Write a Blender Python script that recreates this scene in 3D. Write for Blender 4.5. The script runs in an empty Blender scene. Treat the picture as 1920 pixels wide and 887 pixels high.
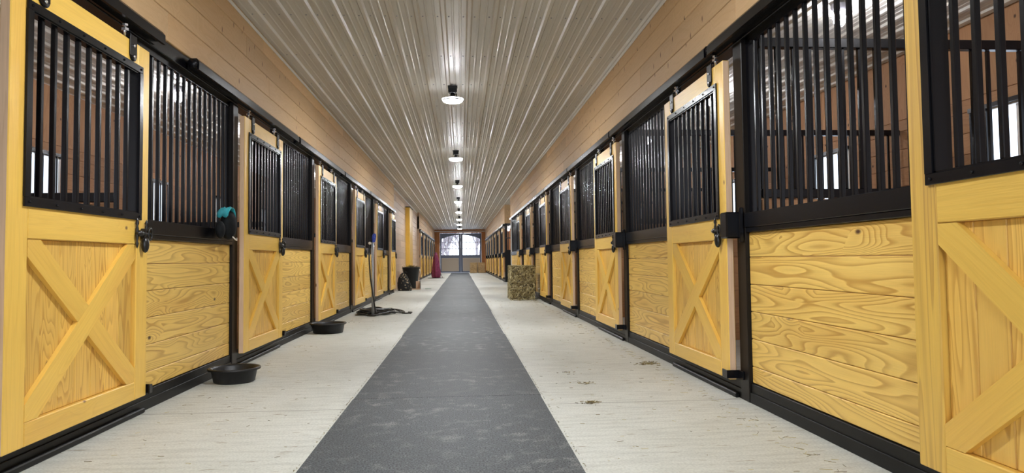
import bpy, math, random
from mathutils import Vector, Matrix
R_ = random.Random(7)
scene = bpy.context.scene
COL = scene.collection
PI = math.pi

# ------------------------------------------------------------------ materials
def new_mat(name):
    m = bpy.data.materials.new(name); m.use_nodes = True
    nt = m.node_tree
    b = nt.nodes['Principled BSDF']
    return m, nt, b

def N(nt, typ, **kw):
    n = nt.nodes.new(typ)
    for k, v in kw.items():
        if k in n.inputs.keys(): n.inputs[k].default_value = v
        else: setattr(n, k, v)
    return n

def L(nt, a, b): nt.links.new(a, b)

def math_(nt, op, a, b=None, c=None):
    n = nt.nodes.new('ShaderNodeMath'); n.operation = op
    for i, v in enumerate((a, b, c)):
        if v is None: continue
        if isinstance(v, (int, float)): n.inputs[i].default_value = v
        else: L(nt, v, n.inputs[i])
    return n.outputs[0]

def ramp(nt, fac, stops, interp='LINEAR'):
    r = nt.nodes.new('ShaderNodeValToRGB'); r.color_ramp.interpolation = interp
    e = r.color_ramp.elements
    while len(e) < len(stops): e.new(0.5)
    for i, (p, c) in enumerate(stops):
        e[i].position = p
        e[i].color = (c, c, c, 1) if isinstance(c, (int, float)) else (*c, 1)
    L(nt, fac, r.inputs[0]); return r.outputs[0]

def mix(nt, fac, a, b, mode='MIX'):
    n = nt.nodes.new('ShaderNodeMix'); n.data_type = 'RGBA'; n.blend_type = mode
    for idx, v in ((0, fac), (6, a), (7, b)):
        if isinstance(v, (int, float)): n.inputs[idx].default_value = v
        elif isinstance(v, tuple): n.inputs[idx].default_value = (*v, 1)
        else: L(nt, v, n.inputs[idx])
    return n.outputs[2]

def simple(name, col, rough=.5, metal=0, noise=0, nscale=20, spec=.5, bump=0):
    m, nt, b = new_mat(name)
    b.inputs['Roughness'].default_value = rough; b.inputs['Metallic'].default_value = metal
    b.inputs['Specular IOR Level'].default_value = spec
    if noise or bump:
        tc = N(nt, 'ShaderNodeTexCoord')
        n = N(nt, 'ShaderNodeTexNoise', Scale=nscale, Detail=4.0); L(nt, tc.outputs['Object'], n.inputs['Vector'])
        a = tuple(c * (1 - noise) for c in col); d = tuple(min(1, c * (1 + noise)) for c in col)
        L(nt, ramp(nt, n.outputs['Fac'], [(.3, a), (.7, d)]), b.inputs['Base Color'])
        if bump:
            bp = N(nt, 'ShaderNodeBump', Strength=bump, Distance=.01); L(nt, n.outputs['Fac'], bp.inputs['Height']); L(nt, bp.outputs[0], b.inputs['Normal'])
    else:
        b.inputs['Base Color'].default_value = (*col, 1)
    return m

def wood(name, light, dark, rings=9.0, contrast=.8, stretch=(1.1, 9, 9), knots=.5, knot_col=(.12, .05, .02), knot_sc=(2.2, 7, 7), tint=.12, rough=.45, red=None, fiber=.12):
    m, nt, b = new_mat(name)
    at = N(nt, 'ShaderNodeAttribute', attribute_name='wc')
    tn = N(nt, 'ShaderNodeAttribute', attribute_name='tint')
    oi = N(nt, 'ShaderNodeObjectInfo')
    off = math_(nt, 'MULTIPLY', oi.outputs['Random'], 71.0)
    v = N(nt, 'ShaderNodeVectorMath', operation='ADD'); L(nt, at.outputs['Vector'], v.inputs[0])
    cb = N(nt, 'ShaderNodeCombineXYZ'); L(nt, off, cb.inputs[0]); L(nt, cb.outputs[0], v.inputs[1])
    sc = N(nt, 'ShaderNodeVectorMath', operation='MULTIPLY'); L(nt, v.outputs[0], sc.inputs[0]); sc.inputs[1].default_value = stretch
    n1 = N(nt, 'ShaderNodeTexNoise', Scale=1.0, Detail=1.2, Roughness=.45); L(nt, sc.outputs[0], n1.inputs['Vector'])
    # knots
    sx = N(nt, 'ShaderNodeSeparateXYZ'); L(nt, v.outputs[0], sx.inputs[0])
    sk = N(nt, 'ShaderNodeCombineXYZ'); L(nt, math_(nt, 'MULTIPLY', sx.outputs[0], knot_sc[0]), sk.inputs[0])
    L(nt, math_(nt, 'MULTIPLY', math_(nt, 'ADD', sx.outputs[1], sx.outputs[2]), knot_sc[1]), sk.inputs[1])
    vo = N(nt, 'ShaderNodeTexVoronoi', Scale=1.0, voronoi_dimensions='2D'); L(nt, sk.outputs[0], vo.inputs['Vector'])
    sepc = N(nt, 'ShaderNodeSeparateColor'); L(nt, vo.outputs['Color'], sepc.inputs[0])
    sel = math_(nt, 'GREATER_THAN', sepc.outputs[0], 1 - knots)
    kd = vo.outputs['Distance']
    kn = math_(nt, 'MULTIPLY', ramp(nt, kd, [(.022, 1.0), (.06, 0.0)]), sel)
    halo = math_(nt, 'MULTIPLY', ramp(nt, kd, [(.0, 1.0), (.45, 0.0)]), sel)
    val = math_(nt, 'ADD', n1.outputs['Fac'], math_(nt, 'MULTIPLY', halo, .25))
    ph = math_(nt, 'FRACT', math_(nt, 'MULTIPLY', val, rings * 2))
    ring = ramp(nt, ph, [(0, 0.0), (.55, .25), (.86, 1.0), (.93, .9), (1, 0.0)])
    sf = N(nt, 'ShaderNodeVectorMath', operation='MULTIPLY'); L(nt, v.outputs[0], sf.inputs[0]); sf.inputs[1].default_value = (6, 220, 220)
    n2 = N(nt, 'ShaderNodeTexNoise', Scale=1.0, Detail=2.0); L(nt, sf.outputs[0], n2.inputs['Vector'])
    sl = N(nt, 'ShaderNodeVectorMath', operation='MULTIPLY'); L(nt, v.outputs[0], sl.inputs[0]); sl.inputs[1].default_value = (.7, 4, 4)
    n3 = N(nt, 'ShaderNodeTexNoise', Scale=1.0, Detail=2.0); L(nt, sl.outputs[0], n3.inputs['Vector'])
    amt = math_(nt, 'MULTIPLY', ring, math_(nt, 'MULTIPLY', ramp(nt, n3.outputs['Fac'], [(.3, .45), (.65, 1.0)]), contrast))
    c = mix(nt, amt, light, dark)
    if red:
        c = mix(nt, math_(nt, 'MULTIPLY', ramp(nt, n3.outputs['Fac'], [(.52, 0.0), (.72, 1.0)]), .45), c, red)
    c = mix(nt, fiber, c, ramp(nt, n2.outputs['Fac'], [(.3, .35), (.7, 1.0)]), 'MULTIPLY')
    tv = math_(nt, 'MULTIPLY_ADD', tn.outputs['Fac'], tint * 2, 1 - tint)
    c = mix(nt, 1.0, c, tv, 'MULTIPLY')
    c = mix(nt, kn, c, knot_col)
    L(nt, c, b.inputs['Base Color'])
    b.inputs['Roughness'].default_value = rough
    bp = N(nt, 'ShaderNodeBump', Strength=.12, Distance=.004); L(nt, n2.outputs['Fac'], bp.inputs['Height']); L(nt, bp.outputs[0], b.inputs['Normal'])
    return m

M = {}
M['door'] = wood('door_pine', (.82, .53, .105), (.64, .36, .055), rings=5, contrast=.30, stretch=(.8, 10, 10), knots=.10, knot_col=(.20, .09, .03), knot_sc=(3.2, 4.5), tint=.06, rough=.36, red=(.70, .38, .07))
M['raw'] = wood('unfinished_edge_pine', (.74, .51, .33), (.58, .36, .21), rings=5, contrast=.5, stretch=(.8, 20, 20), knots=.1, knot_sc=(2, 5), tint=.06, rough=.6)
M['plank'] = wood('grainy_pine_plank', (.86, .59, .155), (.46, .235, .04), rings=8, contrast=.95, stretch=(.75, 7.5, 7.5), knots=.16, knot_col=(.09, .035, .012), knot_sc=(2.0, 4.0), tint=.08, rough=.40, red=(.70, .40, .08))
M['board'] = wood('grainy_pine_board', (.78, .49, .11), (.46, .22, .035), rings=7, contrast=.9, stretch=(.8, 10, 10), knots=.14, knot_col=(.10, .035, .012), knot_sc=(2.0, 5.0), tint=.12, rough=.42)
M['wall'] = wood('tan_wall_board', (.64, .43, .225), (.53, .33, .155), rings=5, contrast=.4, stretch=(.9, 7, 7), knots=.7, knot_col=(.14, .06, .025), knot_sc=(4.6, 2.0), tint=.10, rough=.6, red=(.60, .36, .16))
M['stallwall'] = wood('brown_stall_board', (.40, .212, .098), (.28, .13, .055), rings=5, contrast=.5, stretch=(.9, 7, 7), knots=.40, knot_col=(.05, .02, .01), knot_sc=(2.6, 3.2), tint=.16, rough=.7)
M['endwall'] = wood('orange_end_board', (.56, .23, .075), (.40, .14, .04), rings=5, contrast=.5, knots=.5, knot_col=(.07, .02, .01), knot_sc=(2.5, 3.0), tint=.12, rough=.6)
M['tack'] = wood('pale_wall_board', (.58, .42, .29), (.48, .32, .19), rings=5, contrast=.4, stretch=(.9, 7, 7), knots=.5, knot_col=(.16, .08, .04), knot_sc=(3.5, 3.0), tint=.12, rough=.5)
M['pier'] = wood('yellow_pier_pine', (.80, .48, .07), (.64, .34, .04), rings=5, contrast=.5, knots=.35, knot_col=(.2, .08, .02), knot_sc=(2.5, 4), tint=.08, rough=.45)
M['black'] = simple('black_powder_coat', (.003, .003, .0045), .26, spec=.28)
M['blackflat'] = simple('black_steel_sill', (.006, .006, .006), .45, noise=.2, nscale=8, spec=.2)
M['post'] = simple('dark_brown_post', (.009, .007, .006), .4, spec=.22)
M['iron'] = simple('cast_iron_latch', (.008, .008, .008), .3, 0, 0)
M['chrome'] = simple('zinc_bolt', (.75, .75, .78), .2, 1)
M['white'] = simple('white_trim', (.8, .79, .76), .4)
M['rubber'] = simple('black_rubber', (.006, .006, .007), .45, noise=.3, nscale=30, bump=.1)
M['hose'] = simple('black_hose', (.012, .012, .012), .35)
M['pole'] = simple('grey_pole', (.42, .43, .44), .35, .6)
M['blue'] = simple('blue_grip', (.02, .05, .35), .5, noise=.8, nscale=60)
M['teal'] = simple('turquoise_cloth', (.02, .33, .38), .7, noise=.35, nscale=14)
M['clothblack'] = simple('black_cloth', (.006, .007, .008), .75, noise=.3, nscale=40, spec=.2)
M['maroon'] = simple('maroon_cloth', (.16, .012, .055), .55, noise=.35, nscale=9)
M['rope'] = simple('white_rope', (.72, .66, .55), .8)
M['greyboard'] = simple('grey_board', (.22, .20, .18), .7)
M['green'] = simple('green_twine', (.05, .22, .08), .7)
M['bluegrey'] = simple('blue_grey_paint', (.175, .215, .33), .4)
M['muntin'] = simple('backlit_grey_muntin', (.36, .36, .44), .5)  # backlit shade of the muntins put into their base colour
M['beige'] = simple('beige_panel', (.68, .60, .50), .5)
M['lampgrey'] = simple('lamp_grey_metal', (.30, .30, .34), .4, .3)
M['snow'] = simple('pale_ground', (.62, .64, .68), .9, noise=.15, nscale=.6)
M['bark'] = simple('bare_bark', (.34, .29, .30), .9)

def glass():
    m = bpy.data.materials.new('window_glass'); m.use_nodes = True; nt = m.node_tree
    nt.nodes.remove(nt.nodes['Principled BSDF']); out = nt.nodes['Material Output']
    t = N(nt, 'ShaderNodeBsdfTransparent'); t.inputs[0].default_value = (.94, .96, .98, 1)
    g = N(nt, 'ShaderNodeBsdfGlossy'); g.inputs['Roughness'].default_value = .03
    ms = N(nt, 'ShaderNodeMixShader'); ms.inputs[0].default_value = .06
    L(nt, t.outputs[0], ms.inputs[1]); L(nt, g.outputs[0], ms.inputs[2]); L(nt, ms.outputs[0], out.inputs[0])
    return m
M['glass'] = glass()

def emit(name, col, s):
    m, nt, b = new_mat(name); b.inputs['Base Color'].default_value = (.9, .9, .9, 1)
    b.inputs['Emission Color'].default_value = (*col, 1); b.inputs['Emission Strength'].default_value = s
    return m
M['led'] = emit('led_diffuser', (.95, .97, 1), 480)
M['rim'] = emit('added_rim_glow', (.95, .97, 1), 60)  # weak emission for the ring added to each aisle lamp
M['jar'] = emit('lit_glass_jar', (.95, .95, 1), 300)

def ceiling_mat():
    m, nt, b = new_mat('ribbed_steel_ceiling')
    tc = N(nt, 'ShaderNodeTexCoord')
    mp = N(nt, 'ShaderNodeMapping'); mp.inputs['Scale'].default_value = (1.5, .25, 1); L(nt, tc.outputs['Object'], mp.inputs[0])
    n = N(nt, 'ShaderNodeTexNoise', Scale=2.0, Detail=3.0); L(nt, mp.outputs[0], n.inputs['Vector'])
    L(nt, ramp(nt, n.outputs['Fac'], [(.3, (.56, .535, .485)), (.7, (.66, .635, .58))]), b.inputs['Base Color'])
    b.inputs['Roughness'].default_value = .41; b.inputs['Specular IOR Level'].default_value = .42
    n2 = N(nt, 'ShaderNodeTexNoise', Scale=1.2, Detail=2.0); L(nt, tc.outputs['Object'], n2.inputs['Vector'])
    bp = N(nt, 'ShaderNodeBump', Strength=.12, Distance=.03); L(nt, n2.outputs['Fac'], bp.inputs['Height']); L(nt, bp.outputs[0], b.inputs['Normal'])
    return m
M['ceiling'] = ceiling_mat()

def concrete():
    m, nt, b = new_mat('brushed_concrete')
    tc = N(nt, 'ShaderNodeTexCoord')
    def nz(sc, scale, det):
        mp = N(nt, 'ShaderNodeMapping'); mp.inputs['Scale'].default_value = sc; L(nt, tc.outputs['Object'], mp.inputs[0])
        n = N(nt, 'ShaderNodeTexNoise', Scale=scale, Detail=det); L(nt, mp.outputs[0], n.inputs['Vector']); return n.outputs['Fac']
    big = nz((1, .55, 1), .9, 3.0); streak = nz((1.6, 11, 1), 2.2, 4.0); fine = nz((1, 1, 1), 90, 3.0); wisp = nz((5, 22, 1), 1.6, 4.0)
    c = ramp(nt, big, [(.3, (.545, .555, .50)), (.7, (.66, .67, .62))])
    c = mix(nt, .36, c, ramp(nt, streak, [(.35, .60), (.58, 1.0)]), 'MULTIPLY')
    c = mix(nt, .35, c, ramp(nt, fine, [(.36, .5), (.58, 1.0)]), 'MULTIPLY')
    c = mix(nt, math_(nt, 'MULTIPLY', ramp(nt, wisp, [(.63, 0.0), (.70, 1.0)]), .65), c, (.20, .155, .085))
    # saw-cut joints across the aisle
    sp = N(nt, 'ShaderNodeSeparateXYZ'); L(nt, tc.outputs['Object'], sp.inputs[0])
    d = math_(nt, 'ABSOLUTE', math_(nt, 'SUBTRACT', math_(nt, 'FRACT', math_(nt, 'DIVIDE', math_(nt, 'ADD', sp.outputs[1], 4.9), 6.12)), .5))
    c = mix(nt, math_(nt, 'MULTIPLY', math_(nt, 'LESS_THAN', d, .0012), .6), c, (.13, .12, .10))
    L(nt, c, b.inputs['Base Color']); b.inputs['Roughness'].default_value = .55
    bp = N(nt, 'ShaderNodeBump', Strength=.15, Distance=.004); L(nt, streak, bp.inputs['Height']); L(nt, bp.outputs[0], b.inputs['Normal'])
    return m
M['concrete'] = concrete()

def matrubber():
    m, nt, b = new_mat('dusty_rubber_mat')
    tc = N(nt, 'ShaderNodeTexCoord'); oi = N(nt, 'ShaderNodeObjectInfo')
    v = N(nt, 'ShaderNodeVectorMath', operation='ADD'); L(nt, tc.outputs['Object'], v.inputs[0]); L(nt, oi.outputs['Location'], v.inputs[1])
    def nz(scale, det, st=(1, 1, 1)):
        mp = N(nt, 'ShaderNodeMapping'); mp.inputs['Scale'].default_value = st; L(nt, v.outputs[0], mp.inputs[0])
        n = N(nt, 'ShaderNodeTexNoise', Scale=scale, Detail=det, Roughness=.6); L(nt, mp.outputs[0], n.inputs['Vector']); return n.outputs['Fac']
    fine = nz(120, 3.0); patch = nz(9, 6.0); big = nz(.9, 2.0)
    c = ramp(nt, fine, [(.38, (.024, .0285, .031)), (.66, (.138, .152, .160))])
    c = mix(nt, math_(nt, 'MULTIPLY', math_(nt, 'MULTIPLY', ramp(nt, patch, [(.52, 0.0), (.68, 1.0)]), ramp(nt, big, [(.42, .25), (.62, 1.0)])), ramp(nt, fine, [(.38, .1), (.6, .85)])), c, (.33, .33, .31))
    c = mix(nt, .5, c, ramp(nt, big, [(.3, .7), (.7, 1.0)]), 'MULTIPLY')
    L(nt, c, b.inputs['Base Color']); b.inputs['Roughness'].default_value = .6; b.inputs['Specular IOR Level'].default_value = .25
    bp = N(nt, 'ShaderNodeBump', Strength=.3, Distance=.003); L(nt, fine, bp.inputs['Height']); L(nt, bp.outputs[0], b.inputs['Normal'])
    return m
M['mat'] = matrubber()

def strawmat(name, cols):
    m, nt, b = new_mat(name)
    tn = N(nt, 'ShaderNodeAttribute', attribute_name='tint')
    L(nt, ramp(nt, tn.outputs['Fac'], cols), b.inputs['Base Color']); b.inputs['Roughness'].default_value = .65
    return m
M['hay'] = strawmat('hay_straw', [(0, (.035, .022, .006)), (.3, (.20, .15, .05)), (.55, (.50, .42, .19)), (1, (.86, .78, .50))])
M['haygold'] = strawmat('golden_hay_straw', [(0, (.42, .28, .12)), (.4, (.78, .58, .32)), (1, (.95, .84, .62))])

def camo():
    m, nt, b = new_mat('camo_net')
    tc = N(nt, 'ShaderNodeTexCoord')
    vo = N(nt, 'ShaderNodeTexVoronoi', Scale=17.0); L(nt, tc.outputs['Object'], vo.inputs['Vector'])
    s = N(nt, 'ShaderNodeSeparateColor'); L(nt, vo.outputs['Color'], s.inputs[0])
    f = math_(nt, 'MULTIPLY', math_(nt, 'GREATER_THAN', s.outputs[0], .35), ramp(nt, vo.outputs['Distance'], [(.25, 1.0), (.42, 0.0)]))
    L(nt, mix(nt, f, (.008, .008, .008), (.36, .30, .19)), b.inputs['Base Color']); b.inputs['Roughness'].default_value = .8
    return m
M['camo'] = camo()

# ------------------------------------------------------------------ mesh building
class MB:
    """collects shapes; build() links them as ONE mesh object"""
    def __init__(s, mirror=False):
        s.v, s.f, s.wc, s.ti, s.mi, s.sm, s.mirror = [], [], [], [], [], [], mirror
    def add(s, vs, fs, wc=None, tint=None, mi=0, smooth=False):
        b = len(s.v); t = R_.random() if tint is None else tint
        off = (R_.uniform(0, 40), R_.uniform(0, 40), R_.uniform(0, 40))
        for i, p in enumerate(vs):
            s.v.append(tuple(p)); q = wc[i] if wc else p
            s.wc.append((q[0] + off[0], q[1] + off[1], q[2] + off[2])); s.ti.append(t)
        for f in fs:
            s.f.append(tuple(b + i for i in f)); s.mi.append(mi); s.sm.append(smooth)
    def box(s, lo, hi, g=2, bev=0.0, mi=0, tint=None):
        c = [(a + b) / 2 for a, b in zip(lo, hi)]; h = [abs(b - a) / 2 for a, b in zip(lo, hi)]
        s.obox(Matrix.Translation(c), h, g, bev, mi, tint)
    def obox(s, mat, h, g=2, bev=0.0, mi=0, tint=None):
        order = {0: (0, 1, 2), 1: (1, 0, 2), 2: (2, 0, 1)}[g]
        vs, fs = [], []
        if bev <= 0:
            loc = [(x * h[0], y * h[1], z * h[2]) for x in (-1, 1) for y in (-1, 1) for z in (-1, 1)]
            fs = [(0, 1, 3, 2), (4, 6, 7, 5), (0, 4, 5, 1), (2, 3, 7, 6), (0, 2, 6, 4), (1, 5, 7, 3)]
        else:
            loc = []; idx = {}
            bev = min(bev, min(h) * .6)
            for x in (-1, 1):
                for y in (-1, 1):
                    for z in (-1, 1):
                        for ax in range(3):
                            sg = (x, y, z)
                            p = tuple(sg[i] * (h[i] if i == ax else h[i] - bev) for i in range(3))
                            idx[(x, y, z, ax)] = len(loc); loc.append(p)
            def quad(k, nrm):
                cc = [sum(loc[i][j] for i in k) / len(k) for j in range(3)]
                ctr = Vector(cc); e1 = Vector(loc[k[1]]) - Vector(loc[k[0]]); e2 = Vector(loc[k[2]]) - Vector(loc[k[0]])
                if e1.cross(e2).dot(ctr) < 0: k = k[::-1]
                fs.append(tuple(k))
            for ax in range(3):
                o = [i for i in range(3) if i != ax]
                for sg in (-1, 1):
                    k = []
                    for a, b in ((-1, -1), (1, -1), (1, 1), (-1, 1)):
                        q = [0, 0, 0]; q[ax] = sg; q[o[0]] = a; q[o[1]] = b; k.append(idx[(*q, ax)])
                    quad(k, None)
                for a in (-1, 1):
                    for b in (-1, 1):
                        k = []
                        for e in (-1, 1):
                            q = [0, 0, 0]; q[ax] = e; q[o[0]] = a; q[o[1]] = b
                            k.append((idx[(*q, o[0])], idx[(*q, o[1])]))
                        quad([k[0][0], k[0][1], k[1][1], k[1][0]], None)
            for x in (-1, 1):
                for y in (-1, 1):
                    for z in (-1, 1): quad([idx[(x, y, z, 0)], idx[(x, y, z, 1)], idx[(x, y, z, 2)]], None)
        wc = [tuple(p[i] for i in order) for p in loc]
        s.add([mat @ Vector(p) for p in loc], fs, wc, tint, mi)
    def lathe(s, prof, ctr=(0, 0, 0), seg=24, mat=None, mi=0, smooth=True, sx=1, tint=.5):
        vs, fs = [], []
        n = len(prof)
        for i in range(seg):
            a = 2 * PI * i / seg
            for r, z in prof:
                p = Vector((r * math.cos(a) * sx, r * math.sin(a), z))
                p = (mat @ p) if mat else p
                vs.append(p + Vector(ctr))
        for i in range(seg):
            j = (i + 1) % seg
            for k in range(n - 1):
                fs.append((i * n + k, j * n + k, j * n + k + 1, i * n + k + 1))
        s.add(vs, fs, None, tint, mi, smooth)
    def tube(s, pts, r, seg=8, mi=0, smooth=True, caps=True, tint=.5):
        pts = [Vector(p) for p in pts]; rr = r if isinstance(r, (list, tuple)) else [r] * len(pts)
        vs, fs = [], []; up = None
        for i, p in enumerate(pts):
            d = (pts[min(i + 1, len(pts) - 1)] - pts[max(i - 1, 0)])
            if d.length < 1e-9: d = Vector((0, 0, 1))
            d.normalize()
            if up is None: up = Vector((0, 0, 1)) if abs(d.z) < .9 else Vector((1, 0, 0))
            sd = d.cross(up)
            if sd.length < 1e-6: sd = d.orthogonal()
            sd.normalize(); u2 = sd.cross(d).normalized(); up = u2
            for k in range(seg):
                a = 2 * PI * k / seg
                vs.append(p + sd * math.cos(a) * rr[i] + u2 * math.sin(a) * rr[i])
        for i in range(len(pts) - 1):
            for k in range(seg):
                k2 = (k + 1) % seg
                fs.append((i * seg + k, i * seg + k2, (i + 1) * seg + k2, (i + 1) * seg + k))
        if caps:
            fs.append(tuple(range(seg))[::-1]); fs.append(tuple((len(pts) - 1) * seg + k for k in range(seg)))
        s.add(vs, fs, None, tint, mi, smooth)
    def ball(s, c, r, mi=0, seg=12, sc=(1, 1, 1), tint=.5):
        m = Matrix.Diagonal((sc[0], sc[1], sc[2])).to_4x4()
        s.lathe([(max(1e-4, r * math.sin(PI * k / 8)), -r * math.cos(PI * k / 8)) for k in range(9)], c, seg, m, mi, tint=tint)
    def prism(s, poly, a0, a1, mi=0, g=1, tint=None):
        """poly of (y,z), extruded along x from a0 to a1"""
        n = len(poly)
        vs = [(a0, y, z) for y, z in poly] + [(a1, y, z) for y, z in poly]
        area = sum(poly[i][0] * poly[(i + 1) % n][1] - poly[(i + 1) % n][0] * poly[i][1] for i in range(n))
        if (area > 0) != (a1 > a0): vs = [(a0, y, z) for y, z in poly[::-1]] + [(a1, y, z) for y, z in poly[::-1]]
        fs = [tuple(range(n))[::-1], tuple(range(n, 2 * n))] + [(i, (i + 1) % n, n + (i + 1) % n, n + i) for i in range(n)]
        wc = [(p[1], p[2], p[0]) if g == 1 else (p[2], p[1], p[0]) for p in vs]
        s.add(vs, fs, wc, tint, mi)
    def build(s, name, mats, parent=None, loc=None):
        me = bpy.data.meshes.new(name)
        v = [(-x, y, z) for x, y, z in s.v] if s.mirror else s.v
        f = [t[::-1] for t in s.f] if s.mirror else s.f
        me.from_pydata(v, [], f)
        me.polygons.foreach_set('material_index', s.mi); me.polygons.foreach_set('use_smooth', s.sm)
        a = me.attributes.new('wc', 'FLOAT_VECTOR', 'POINT'); a.data.foreach_set('vector', [c for p in s.wc for c in p])
        a = me.attributes.new('tint', 'FLOAT', 'POINT'); a.data.foreach_set('value', s.ti)
        for m in (mats if isinstance(mats, (list, tuple)) else [mats]): me.materials.append(m)
        me.update()
        o = bpy.data.objects.new(name, me); COL.objects.link(o)
        if parent: o.parent = parent
        if loc: o.location = loc
        return o

def tag(o, label, cat, group=None, kind=None):
    if label: o['label'] = label
    if cat: o['category'] = cat
    if group: o['group'] = group
    if kind: o['kind'] = kind
    return o
def thing(name, label, cat, loc, group=None):
    o = bpy.data.objects.new(name, None); COL.objects.link(o); o.location = loc; o.empty_display_size = .1
    return tag(o, label, cat, group, 'thing')
def struct(o, label=None):
    o['kind'] = 'structure'
    if label: o['label'] = label
    return o
KIDS = {}
def kids(o): return [c for c in o.children]
def dup(o, loc, label):
    """copy of a thing with copies of its parts and sub-parts (mesh data shared)"""
    r = o.copy(); COL.objects.link(r); r.location = loc; r['label'] = label
    for ch in kids(o):
        c = ch.copy(); COL.objects.link(c); c.parent = r
        for g in kids(ch):
            d = g.copy(); COL.objects.link(d); d.parent = c
    return r

# ------------------------------------------------------------------ the place (metres: x across, y down the aisle, z up)
XL, XR = -1.875, 1.71          # stall-front planes
BL, BR = -4.92, 4.76           # outer walls behind the stalls
YN, YE = -3.5, 50.0            # near opening, end wall
CZ, HB = 3.03, 2.295           # ceiling, underside of the timber wall over the fronts
PL, PR = 3.12, 3.10
CX = -.09

# floor
b = MB(); b.box((BL - .1, YN - 3, -.15), (BR + .1, YE + .3, 0)); struct(b.build('floor', M['concrete']), 'pale brushed concrete floor')

# ceiling: ribbed steel sheet, real profile
prof = []
x = BL - .05
while x < BR + .1:
    for dx, dz in ((0, 0), (.014, -.019), (.042, -.019), (.056, 0), (.098, 0), (.104, -.0045), (.116, -.0045), (.122, 0), (.163, 0), (.169, -.0045), (.181, -.0045), (.187, 0)):
        prof.append((x + dx, CZ + dz))
    x += .2286
vs, fs = [], []
n = len(prof)
for yy in (YN, YE + .05): vs += [(px, yy, pz) for px, pz in prof]
fs = [(i, n + i, n + i + 1, i + 1) for i in range(n - 1)]
b = MB(); b.add(vs, fs); b.box((BL - .1, YN, CZ + .03), (BR + .1, YE + .2, CZ + .1)); ceil = struct(b.build('ceiling', M['ceiling']), 'ribbed off-white steel ceiling')
b = MB()
yy = 5.0
while yy < 40:
    x = BL - .05
    while x < BR:
        for dx in (.075, .205):
            if -1.87 < x + dx < 1.7:
                q = []
                for k in range(6): q.append((x + dx + .0065 * math.cos(k * PI / 3), yy + .0065 * math.sin(k * PI / 3), CZ - .006))
                q2 = [(p[0], p[1], CZ + .001) for p in q]
                b.add(q + q2, [(5, 4, 3, 2, 1, 0)] + [(k, (k + 1) % 6, 6 + (k + 1) % 6, 6 + k) for k in range(6)])
        x += .2286
    yy += 1.22
o = b.build('ceiling_screws', M['lampgrey'], ceil); o['kind'] = 'stuff'

def boards(b, x0, x1, y0, y1, z0, z1, pitch, horiz=True, lens=(3.0, 4.8), gap=.003, bev=.004):
    """boards filling a wall slab; horizontal ones run along y with staggered butts"""
    if horiz:
        nz = max(1, round((z1 - z0) / pitch)); p = (z1 - z0) / nz
        for k in range(nz):
            y = y0 - R_.uniform(0, 2.5)
            while y < y1:
                ye = y + R_.uniform(*lens)
                a, c = max(y, y0), min(ye, y1)
                if c - a > .05: b.box((x0, a, z0 + k * p), (x1, c, z0 + (k + 1) * p - gap), 1, bev)
                y = ye
    else:
        ny = max(1, round((y1 - y0) / pitch)); p = (y1 - y0) / ny
        for k in range(ny): b.box((x0, y0 + k * p, z0), (x1, y0 + (k + 1) * p - gap, z1), 2, bev)

# timber walls above the stall fronts
LS1, LS2 = 19.9, 31.9           # left: stalls / boarded wall / stalls
RS1, RS2 = 24.35, 27.7          # right: stalls / cross aisle / stalls
b = MB(); boards(b, XL - .09, XL + .012, YN, LS1, HB, CZ + .02, .184); struct(b.build('wall_left_upper', M['wall']), 'tan boards above the near left stall fronts')
b = MB(); boards(b, XL - .09, XL + .012, LS2, YE, HB, CZ + .02, .184); struct(b.build('wall_left_upper', M['wall']), 'tan boards above the far left stall fronts')
b = MB(); boards(b, XR - .012, XR + .09, YN, RS1, HB, CZ + .02, .184); struct(b.build('wall_right_upper', M['wall']), 'tan boards above the near right stall fronts')
b = MB(); boards(b, XR - .012, XR + .09, RS2, YE, HB, CZ + .02, .184); struct(b.build('wall_right_upper', M['wall']), 'tan boards above the far right stall fronts')
b = MB(); boards(b, XL - .16, XL - .085, LS1, LS2, 0, CZ + .02, .19)
b.box((XL - .16, LS1 - .02, 0), (XL + .005, LS1, CZ), 2); b.box((XL - .16, LS2, 0), (XL + .005, LS2 + .02, CZ), 2)
struct(b.build('wall_left_middle', M['tack']), 'pale horizontal boards between the two left stall rows')
# return wall across the right cross aisle
b = MB(); nb = 4
for k in range(nb):
    z0 = HB + k * (CZ - HB) / nb
    b.box((XR + .09, RS2, z0), (BR, RS2 + .05, z0 + (CZ - HB) / nb - .003), 0, .004)
struct(b.build('wall_right_return', M['wall']), 'tan boards over the side of the far right stalls')
# outer walls with window holes
def outer(name, X, s, wins, zsplit=2.33):
    """X inner face; s=+1 wall extends to +x"""
    bm = MB(); x0, x1 = (X, X + .06) if s > 0 else (X - .06, X)
    zb, zt = 1.22, 2.21
    boards(bm, x0, x1, YN, YE, 0, zb, .2); boards(bm, x0, x1, YN, YE, zt, zsplit, .2)
    edges = [YN] + [e for w in wins for e in w] + [YE]
    for i in range(0, len(edges), 2):
        if edges[i + 1] - edges[i] > .05: boards(bm, x0, x1, edges[i], edges[i + 1], zb, zt, .2)
    boards(bm, x0, x1, YN, YE, zsplit, CZ + .02, .26, horiz=False)
    struct(bm.build(name, M['stallwall']), 'brown boarded wall behind the stalls')
WL = [(8.36 + PL * k, 9.06 + PL * k) for k in range(-2, 4)] + [(LS2 + 1.2 + PL * k, LS2 + 2.0 + PL * k) for k in range(5)]
WR = [(5.24 + PR * k, 6.2 + PR * k) for k in range(-1, 6)] + [(24.7, 27.3)] + [(RS2 + 1.1 + 3.15 * k, RS2 + 1.98 + 3.15 * k) for k in range(7)]
outer('wall_left_outer', BL, -1, WL); outer('wall_right_outer', BR, 1, WR)
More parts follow.
